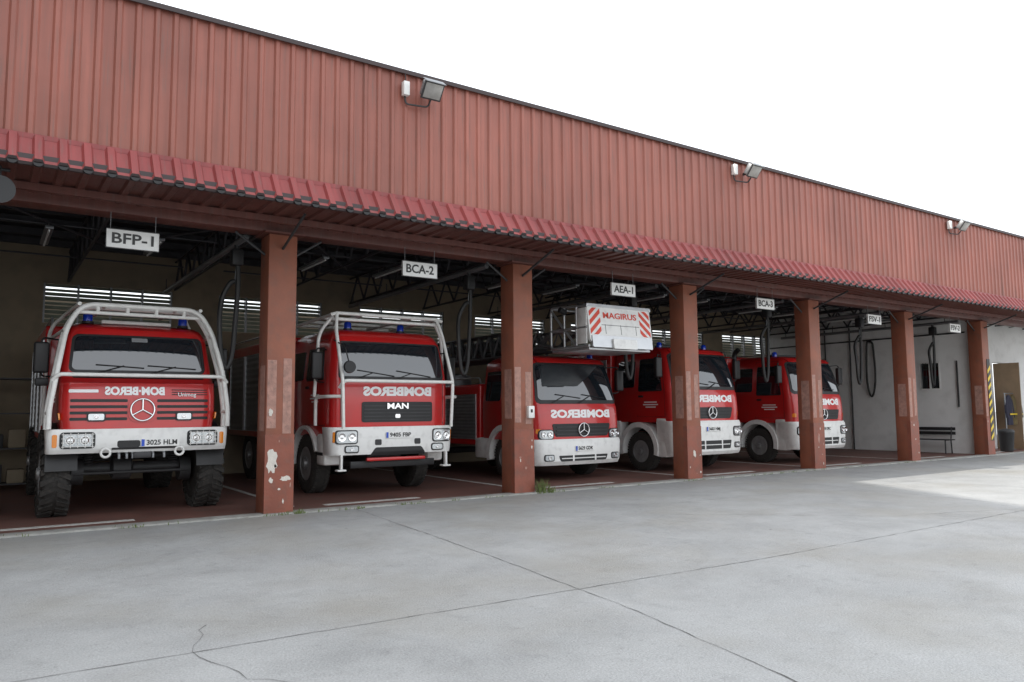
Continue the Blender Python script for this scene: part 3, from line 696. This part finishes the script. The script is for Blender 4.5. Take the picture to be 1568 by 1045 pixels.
for k in range(0,6):
    rk=random.Random(k+50)
    for j in range(5): blob("paint_chip",ST,XR+W*k-.39+rk.random()*.35,.1+rk.random()*1.0,.008+rk.random()*.018,.01+rk.random()*.03,-.0085,(PEEL,COLP)[j%2],k*7+j)
# interior
YB=8.2
WX=[.95+3.72*k for k in range(7)]; 
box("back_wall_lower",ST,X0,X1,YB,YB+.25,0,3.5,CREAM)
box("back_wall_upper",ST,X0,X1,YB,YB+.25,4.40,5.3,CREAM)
px=X0
for x in [-6.49,-2.77]+WX:
    box("back_wall_pier",ST,px,x,YB,YB+.25,3.5,4.40,CREAM); px=x+2.65
box("back_wall_pier",ST,px,X1,YB,YB+.25,3.5,4.40,CREAM)
for x in [-6.49,-2.77]+WX:
    V=[];F=[]
    for k in range(9):
        z=3.52+k*.1; g=.088 if k in(0,1,2,3,5,6) else .07
        b=len(V); V+=[(x,YB+.08,z),(x+2.65,YB+.08,z),(x+2.65,YB+.12,z+g),(x,YB+.12,z+g)]; F.append([b,b+1,b+2,b+3])
    mesh("window_louvre",V,F,WGLOW,ST,fix=False)
    for d in (0,.66,1.32,1.98,2.61): box("window_mullion",ST,x+d,x+d+.04,YB+.03,YB+.18,3.5,4.4,STEEL)
    box("window_sill",ST,x-.03,x+2.68,YB-.05,YB-.002,3.44,3.5,CREAM)
    box("window_lintel",ST,x-.03,x+2.68,YB-.03,YB-.002,4.4,4.45,CREAM)
    box("louvre_sky_blocker",ST,x-.3,x+2.95,YB+.9,YB+.95,0,4.22,NBM)  # added panel behind the louvres, blocks bright sky in the gaps
box("roof_sheet",ST,X0,X1,.1,YB+.4,5.32,5.38,ROOFD)
for k in range(8): box("roof_purlin",ST,X0,X1,.5+k*1.05,.58+k*1.05,5.16,5.30,TRUSS)
P=[]
for k in range(-2,17):
    x=XR-.21+W*k/2
    P+=[[(x,.3,4.45),(x,YB,4.45)],[(x,.3,5.12),(x,YB,5.12)]]
    for j in range(9):
        a=.3+j*.87
        P+=[[(x,a,4.45),(x,a+.435,5.12)],[(x,a+.435,5.12),(x,a+.87,4.45)]]
tubes("roof_trusses",ST,P,.028,TRUSS,6)
P=[]
for k in range(-1,7):
    x=XR+W*k
    P+=[[(x+.2,2.5,4.5),(x+W-.6,2.5,4.5)],[(x+.2,5.3,4.5),(x+W-.6,5.3,4.5)],[(x+.2,.6,4.45),(x+W*.5,3.5,4.45)],[(x+W*.5,3.5,4.45),(x+W-.5,.6,4.45)]]
tubes("roof_bracing",ST,P,.018,TRUSS,6)
PX=26.0
def wallx(nm,y0,y1,z0,z1): box(nm,ST,PX,PX+.18,y0,y1,z0,z1,WHWALL)
wallx("partition_wall_a",.43,1.5,0,5.3); wallx("partition_wall_b",2.1,YB,0,5.3); wallx("partition_wall_c",1.5,2.1,0,2.1); wallx("partition_wall_d",1.5,2.1,3.0,5.3)
box("partition_window_glass",ST,PX+.07,PX+.09,1.5,2.1,2.1,3.0,GLASS)
box("partition_window_frame",ST,PX-.02,PX+.05,1.78,1.82,2.1,3.0,WHITE); 
for z in (2.1,2.98): box("partition_window_rail",ST,PX-.02,PX+.05,1.48,2.12,z-.02,z+.02,WHITE)
for y in (1.48,2.12): box("partition_window_stile",ST,PX-.02,PX+.05,y-.02,y+.02,2.1,3.0,WHITE)
for y in (1.6,1.7,1.9,2.0): tubes("window_bar",ST,[[(PX-.03,y,2.12),(PX-.03,y,2.98)]],.008,BLACK,6)
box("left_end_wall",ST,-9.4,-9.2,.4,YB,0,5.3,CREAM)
# far bay: white wall with a tall open doorway
DW=mat("brown_door",(.22,.15,.09),.5)
box("far_wall_a",ST,26.19,30.0,1.6,1.8,0,4.6,WHWALL); box("far_wall_b",ST,31.5,X1,1.6,1.8,0,4.6,WHWALL); box("far_wall_c",ST,30.0,31.5,1.6,1.8,3.1,4.6,WHWALL)
box("far_room_back",ST,29.5,33.5,4.4,4.5,0,4.0,CREAM)
box("far_door_leaf",ST,30.02,30.07,.75,1.59,.012,3.05,DW,.004)
floor=box("station_floor",ST,X0,X1,.18,YB,-.1,.010,FLOORM)
box("floor_edge_kerb",ST,X0,X1,-.12,.18,-.1,.022,EDGE,.006)
for k in range(-1,6):
    xr=XR+W*k
    box("bay_line",ST,xr+.7,xr+2.4,.5,.66,.0,.014,LINEW)
    box("bay_side_line",ST,xr+.16,xr+.26,.7,7.8,.0,.014,LINEW)
V=[];F=[]
xl=XR+W*5-.22; xr=XR+W*5-.03
box("hazard_board",ST,xl,xr,-.016,-.008,.45,3.0,BLACK)
H=.26
z=.45
while z<2.75:
    b=len(V); V+=[(xl,-.019,z+.0),(xr,-.019,z+.16),(xr,-.019,z+.28),(xl,-.019,z+.12)]; F.append([b,b+1,b+2,b+3]); z+=H
mesh("hazard_stripes",V,F,YEL,ST,fix=False)
box("switch_box",ST,XR+W-.16,XR+W-.03,-.08,-.002,1.36,1.58,WHITE,.01)
box("switch_box_knob",ST,XR+W-.12,XR+W-.08,-.095,-.08,1.46,1.52,BLACK,.006)
# ------------------------------------------------------------------ bay signs
for k,s in enumerate(["BFP-1","BCA-2","AEA-1","BCA-3","FSV-1","FSV-2"]):
    cx=[1.57,5.97,10.6,15.12,19.72,24.08][k]; zz=[3.86,3.88,3.92,3.96,3.87,3.87][k]
    E=empty("bay_sign",(cx,0,zz))
    box("sign_board",E,-.33,.33,-.015,.015,-.13,.13,PLATE,.004)
    tubes("sign_edge",E,[[(-.33,-.016,-.13),(.33,-.016,-.13),(.33,-.016,.13),(-.33,-.016,.13),(-.33,-.016,-.13)]],.008,DGREY,4)
    text("sign_letters",E,s,.2,TXTK,(0,-.02,0),.002,width=.52,bold=.004)
    tubes("sign_wires",E,[[(-.28,0,.13),(-.28,0,.36)],[(.28,0,.13),(.28,0,.36)]],.005,STEEL,5)
# ------------------------------------------------------------------ floodlights on wall
def flood(cx,z):
    E=empty("floodlight",(cx,YW-.04,z))
    box("junction_box",E,-.36,-.26,-.10,0,-.10,.12,WHITE,.012)
    tubes("bracket",E,[fillet([(-.31,-.02,-.10),(-.3,-.03,-.22),(.05,-.1,-.22),(.05,-.2,-.1)],.06)],.014,DGREY,6)
    def part(nm,a,b,c,d,e,f,mt,bv):
        o=box(nm,E,a,b,c,d,e,f,mt,bv); o.rotation_euler=(math.radians(38),0,0); o.location=(.03,-.25,0)
    part("lamp_body",-.15,.15,-.04,.09,-.12,.12,STEEL,.03)
    part("lamp_rim",-.17,.17,-.06,-.035,-.14,.14,DGREY,.008)
    part("lamp_glass",-.145,.145,-.068,-.058,-.115,.115,mat("floodlight_glass",(.35,.34,.32),.2,.3,.2,10),.003)
    part("lamp_top_cover",-.17,.17,-.10,.05,.135,.147,STEEL,.004)
    tubes("wall_plate",E,[[(0.03,0,-.02),(.03,-.2,-.02)]],.03,DGREY,8)
    tubes("cable",E,[crom([(-.31,-.03,.12),(-.30,-.03,.18),(-.31,-.03,.25)],4)],.008,BLACK,6)
for cx,z in ((5.4,6.40),(13.0,6.46),(21.9,6.46),(30.6,6.46)): flood(cx,z)
E=empty("roof_antenna",(4.55,-.6,ZR)); tubes("mast",E,[[(0,0,-.6),(0,0,.2)],[(0,-.1,.12),(0,.1,.12)]],.01,STEEL,6)
E=empty("loudspeaker",(.02,-1.0,4.02))
lathe("horn",E,(0,0,0),[(-.28,.16),(-.22,.12),(-.1,.06),(.1,.055),(.12,.0)],BLACK,'y',24); tubes("bracket",E,[[(0,0,.02),(0,0,.34)],[(-.1,0,.3),(.1,0,.3)]],.02,DGREY,8)
# ------------------------------------------------------------------ exhaust extraction
for k in range(0,6):
    x=XR+W*k-.62
    E=empty("exhaust_hose",(x,0,0))
    tubes("rail",E,[[(0,.6,4.22),(0,7.2,4.22)]],.05,STEEL,8)
    tubes("rail_hangers",E,[[(0,y,4.22),(0,y,4.5)] for y in (1,3,5,7)],.012,TRUSS,6)
    yy=1.1+.15*(k%3)
    tubes("hose",E,[crom([(.0,yy,4.2),(.03,yy,3.6),(.0,yy+.0,2.9),(-.04,yy,2.4),(-.12,yy,2.2),(-.2,yy,2.4),(-.24,yy,2.9),(-.2,yy+.05,3.3),(-.1,yy,3.55),(-.02,yy,3.6)],7)],.04,HOSE,10)
    box("balancer",E,-.09,.09,yy-.1,yy+.1,3.85,4.12,BLACK,.03)
    tubes("balancer_cable",E,[[(-.02,yy,3.6),(0,yy,3.9)]],.008,STEEL,6)
for k in range(-1,6):
    for xx in (1.3,2.9):
        E=empty("fluorescent_lamp",(XR+W*k+xx,0,4.36))
        box("lamp_tray",E,-.06,.06,2.2,3.6,0,.05,STEEL,.01); tubes("lamp_tube",E,[[(0,2.25,-.02),(0,3.55,-.02)]],.015,PLATE,8)
        tubes("lamp_hanger",E,[[(0,2.4,.05),(0,2.4,.12)],[(0,3.4,.05),(0,3.4,.12)]],.006,STEEL,5)
for y,zt,zb in ((6.6,3.6,2.2),(3.8,3.75,1.9)):
    E=empty("wall_hose",(PX-.12,y,0))
    tubes("loop",E,[crom([(0,-.12,zt),(0,-.17,zb+.8),(0,-.1,zb+.2),(0,0,zb),(0,.1,zb+.2),(0,.15,zb+.8),(0,.1,zt),(0,-.02,zt+.1),(0,-.12,zt)],7)],.035,HOSE,10)
    tubes("hook",E,[[(.12,0,zt+.05),(-.08,0,zt+.05)]],.02,STEEL,6)
E=empty("wall_pipe",(PX-.05,0,0)); tubes("pipe",E,[[(0,4.6,.0),(0,4.6,4.4)],[(0,5.6,2.0),(0,5.6,4.4)],[(0,.9,1.5),(0,.9,3.0)],[(0,.6,3.9),(0,8.1,3.9)]],.025,DGREY,8)
# bench
E=empty("bench",(PX-.45,1.0,.01))
for k in range(4): box("seat_slat",E,-.2+k*.11,-.11+k*.11,0,1.5,.43,.46,BLACK,.006)
for k in range(2): box("back_slat",E,.26,.285,0,1.5,.6+k*.14,.7+k*.14,BLACK,.006)
tubes("bench_legs",E,[[(-.17,y,.0),(-.17,y,.43),(.2,y,.43),(.28,y,.85)] for y in (.12,1.38)]+[[(.2,y,.43),(.24,y,0)] for y in (.12,1.38)],.02,DGREY,8)
E=empty("litter_bin",(28.15,.5,.012)); lathe("bin_body",E,(0,0,0),[(0,.15),(.02,.19),(.62,.24),(.64,.25),(.68,.24),(.68,.19),(.1,.14)],BLACK,'z',24); lathe("bin_lid",E,(0,0,.68),[(0,.25),(.05,.21),(.08,.02)],DGREY,'z',24)
# turnout coats on a free-standing rack in the far bay
E=empty("coat_rack",(29.8,1.0,.012)); tubes("rack",E,[[(-.45,0,1.95),(.75,0,1.95)],[(-.4,0,0),(-.4,0,1.95)],[(.7,0,0),(.7,0,1.95)],[(-.4,-.25,.02),(-.4,.25,.02)],[(.7,-.25,.02),(.7,.25,.02)]],.02,STEEL,6)
for k,xx in enumerate((-.15,.2,.5)):
    cm=mat("coat_cloth",[(.03,.03,.05),(.12,.09,.04),(.04,.045,.04)][k],.9,0,.3,6,bump=.4)
    V=[];F=[]; n=20
    prof=[(.85,.17,.10),(1.1,.16,.10),(1.45,.17,.10),(1.7,.21,.09),(1.8,.17,.07),(1.87,.06,.05),(1.9,.04,.03)]
    for (h,rx,ry) in prof:
        for i in range(n):
            a=2*math.pi*i/n; w_=1+.12*math.sin(5*a+h*3)*(1.9-h); V.append((xx+rx*w_*math.cos(a),ry*w_*math.sin(a),h))
    for j in range(len(prof)-1):
        for i in range(n): F.append([j*n+i,j*n+(i+1)%n,(j+1)*n+(i+1)%n,(j+1)*n+i])
    F.append(list(range(n))); mesh("hanging_coat",V,F,cm,E,60)
    for s in (-1,1): tubes("coat_sleeve",E,[crom([(xx+s*.19,0,1.72),(xx+s*.23,-.02,1.4),(xx+s*.22,-.04,1.1)],5)],.055,cm,10)
    box("reflective_band",E,xx-.165,xx+.165,-.112,-.106,1.2,1.25,YEL)
E=empty("storage_rack",(.5,6.9,0))
for z in (.1,.8,1.5,2.2): box("shelf",E,-.9,.3,0,.5,z,z+.03,DGREY)
for x in (-.9,.27):
    for y in (0,.47): box("post",E,x,x+.03,y,y+.03,.01,2.4,DGREY)
for k in range(7): box("crate",E,-.85+(k%3)*.38,-.55+(k%3)*.38,.05,.45,.13+.7*(k//3),.4+.7*(k//3)+.1*(k%2),[COLM,DGREY,CREAM][k%3],.02)
E=empty("wooden_pallet",(-.3,2.2,.01)); WD=mat("wood",(.3,.17,.08),.8,0,.2,5)
for k in range(5): box("deck_board",E,-.4+k*.2,-.27+k*.2,0,1.1,.1,.12,WD,.003)
for y in (0,.5,1.0): box("stringer",E,-.4,.53,y,y+.1,0,.1,WD,.003)
box("crate",E,-.3,.3,.2,.8,.12,.5,WD,.01)
# ------------------------------------------------------------------ ground
gr=mesh("ground",[(-150,-200,0),(250,-200,0),(250,200,0),(-150,200,0)],[[0,1,2,3]],GROUND,fix=False)
V=[];F=[]
def ribbon(P,w,wig,seed):
    rnd=random.Random(seed); Q=[]
    for a,b in zip(P,P[1:]):
        a=Vector((*a,0));b=Vector((*b,0)); L=(b-a).length; n=max(2,int(L/.12)); d=(b-a).normalized(); s=Vector((-d.y,d.x,0))
        for k in range(n): Q.append((a+(b-a)*k/n+s*(rnd.random()-.5)*wig,s))
    Q.append((Vector((*P[-1],0)),s))
    base=len(V)
    for i,(q,s) in enumerate(Q):
        ww=w*(.35+rnd.random()*1.0); V.append((q.x+s.x*ww/2,q.y+s.y*ww/2,.004)); V.append((q.x-s.x*ww/2,q.y-s.y*ww/2,.004))
    for i in range(len(Q)-1): F.append([base+2*i,base+2*i+1,base+2*i+3,base+2*i+2])
for y in (-6.3,-11.4,-16.5): ribbon([(-12,y+.1),(0,y+.12),(6.6,y-.1),(14,y),(44,y)],.008,.012,int(-y))
for x in (-4.6,4.2,13.1,22,31): ribbon([(x+.6,-.15),(x+.15,-5),(x-.1,-7),(x-.5,-9),(x-.6,-20)],.008,.02,int(x*3)+40)
ribbon([(8.3,-3.6),(10.4,-5.5),(13,-6.3)],.005,.04,77)
ribbon([(1.35,-5.6),(1.15,-6.2),(1.3,-6.9),(1.9,-7.6),(2.0,-8.4)],.005,.05,78)
ribbon([(6.3,-1.2),(9,-2.6),(16,-3.0),(24,-3.4)],.006,.03,79)
ribbon([(-.3,-1.0),(3,-1.25),(8,-1.15),(20,-1.3)],.005,.03,83)
mesh("ground_joints",V,F,CRACK,fix=False)
V=[];F=[]
rnd=random.Random(5)
def tuft(cx,cy,n,h):
    for _ in range(n):
        x=cx+rnd.gauss(0,.07);y=cy+rnd.gauss(0,.025);a=rnd.random()*6.28;l=h*(.4+rnd.random()*.7);dx,dy=math.cos(a)*l*.4,math.sin(a)*l*.4;w=.005
        b=len(V);V.extend([(x-w,y,.0),(x+w,y,.0),(x+dx*.5+w*.7,y+dy*.5,l*.7),(x+dx*.5-w*.7,y+dy*.5,l*.7),(x+dx,y+dy,l)])
        F.extend([[b,b+1,b+2,b+3],[b+3,b+2,b+4]])
tuft(8.42,-.1,70,.26);tuft(8.6,-.14,40,.13);tuft(3.9,-.14,30,.08)
for k in range(60): tuft(rnd.uniform(-.2,22),-.135,rnd.randint(3,14),.05)
mesh("grass",V,F,GRASS,fix=False)
# ------------------------------------------------------------------ unseen block added at left, sized and turned to cast the yard's shade
NB=empty("yard_shade_caster",(-11.9,3.4,0),math.radians(-23.4))
box("walls",NB,-16,0,-60,0,0,23.2,NBM)
for fl in range(7):
    for k in range(13):
        y=-57+k*4.3; box("window",NB,0.0,.04,y,y+1.6,1.2+fl*3.1,2.7+fl*3.1,GLASS); box("window_sill",NB,0,.1,y-.1,y+1.7,1.1+fl*3.1,1.195+fl*3.1,EDGE)
# ------------------------------------------------------------------ light
w=bpy.data.worlds.new("World"); sc.world=w; w.use_nodes=True; nt=w.node_tree
bg=nt.nodes["Background"]; out=nt.nodes["World Output"]
EL=math.radians(40)
tdir=Vector((math.cos(math.radians(8.3))*math.cos(EL),-math.sin(math.radians(8.3))*math.cos(EL),-math.sin(EL)))
sky=N(nt,'ShaderNodeTexSky'); sky.sky_type='NISHITA'; sky.sun_disc=False; sky.sun_elevation=EL
sd=-tdir; sky.sun_rotation=math.atan2(sd.x,sd.y); sky.dust_density=4; sky.air_density=1
nt.links.new(sky.outputs[0],bg.inputs[0]); bg.inputs[1].default_value=.08
b2=N(nt,'ShaderNodeBackground'); b2.inputs[1].default_value=1.65
tc=N(nt,'ShaderNodeTexCoord'); nz=N(nt,'ShaderNodeTexNoise'); nz.inputs['Scale'].default_value=2.5; nz.inputs['Detail'].default_value=5; nt.links.new(tc.outputs['Generated'],nz.inputs['Vector'])
cr=N(nt,'ShaderNodeMix',data_type='RGBA'); cr.inputs[6].default_value=(.9,.94,.98,1); cr.inputs[7].default_value=(1.02,1.02,1.02,1); nt.links.new(nz.outputs['Fac'],cr.inputs[0]); nt.links.new(cr.outputs[2],b2.inputs[0])
ad=N(nt,'ShaderNodeAddShader'); nt.links.new(bg.outputs[0],ad.inputs[0]); nt.links.new(b2.outputs[0],ad.inputs[1]); nt.links.new(ad.outputs[0],out.inputs[0])
L=bpy.data.lights.new("sun",'SUN'); L.energy=4.2; L.angle=math.radians(.5); L.color=(1,.95,.87)
lo=bpy.data.objects.new("sun",L); COL.objects.link(lo); lo.rotation_euler=tdir.to_track_quat('-Z','Y').to_euler(); lo.location=(-20,0,40)
# ------------------------------------------------------------------ camera
yaw,pit,roll=math.radians(34.424),math.radians(5.171),math.radians(-.44)
Fw=Vector((math.sin(yaw)*math.cos(pit),math.cos(yaw)*math.cos(pit),math.sin(pit)))
R=Vector((math.cos(yaw),-math.sin(yaw),0)); U=R.cross(Fw)
R2=R*math.cos(roll)+U*math.sin(roll); U2=U*math.cos(roll)-R*math.sin(roll)
cam=bpy.data.cameras.new("camera"); cam.lens=26.97; cam.sensor_width=36; cam.clip_end=1000; cam.clip_start=.1
co=bpy.data.objects.new("camera",cam); COL.objects.link(co)
M=Matrix((R2,U2,-Fw)).transposed().to_4x4(); M.translation=Vector((0,-11.46,1.5)); co.matrix_world=M
sc.camera=co
sc.view_settings.view_transform='Standard'; sc.view_settings.look='None'; sc.view_settings.exposure=0
print("objects",len(bpy.data.objects))
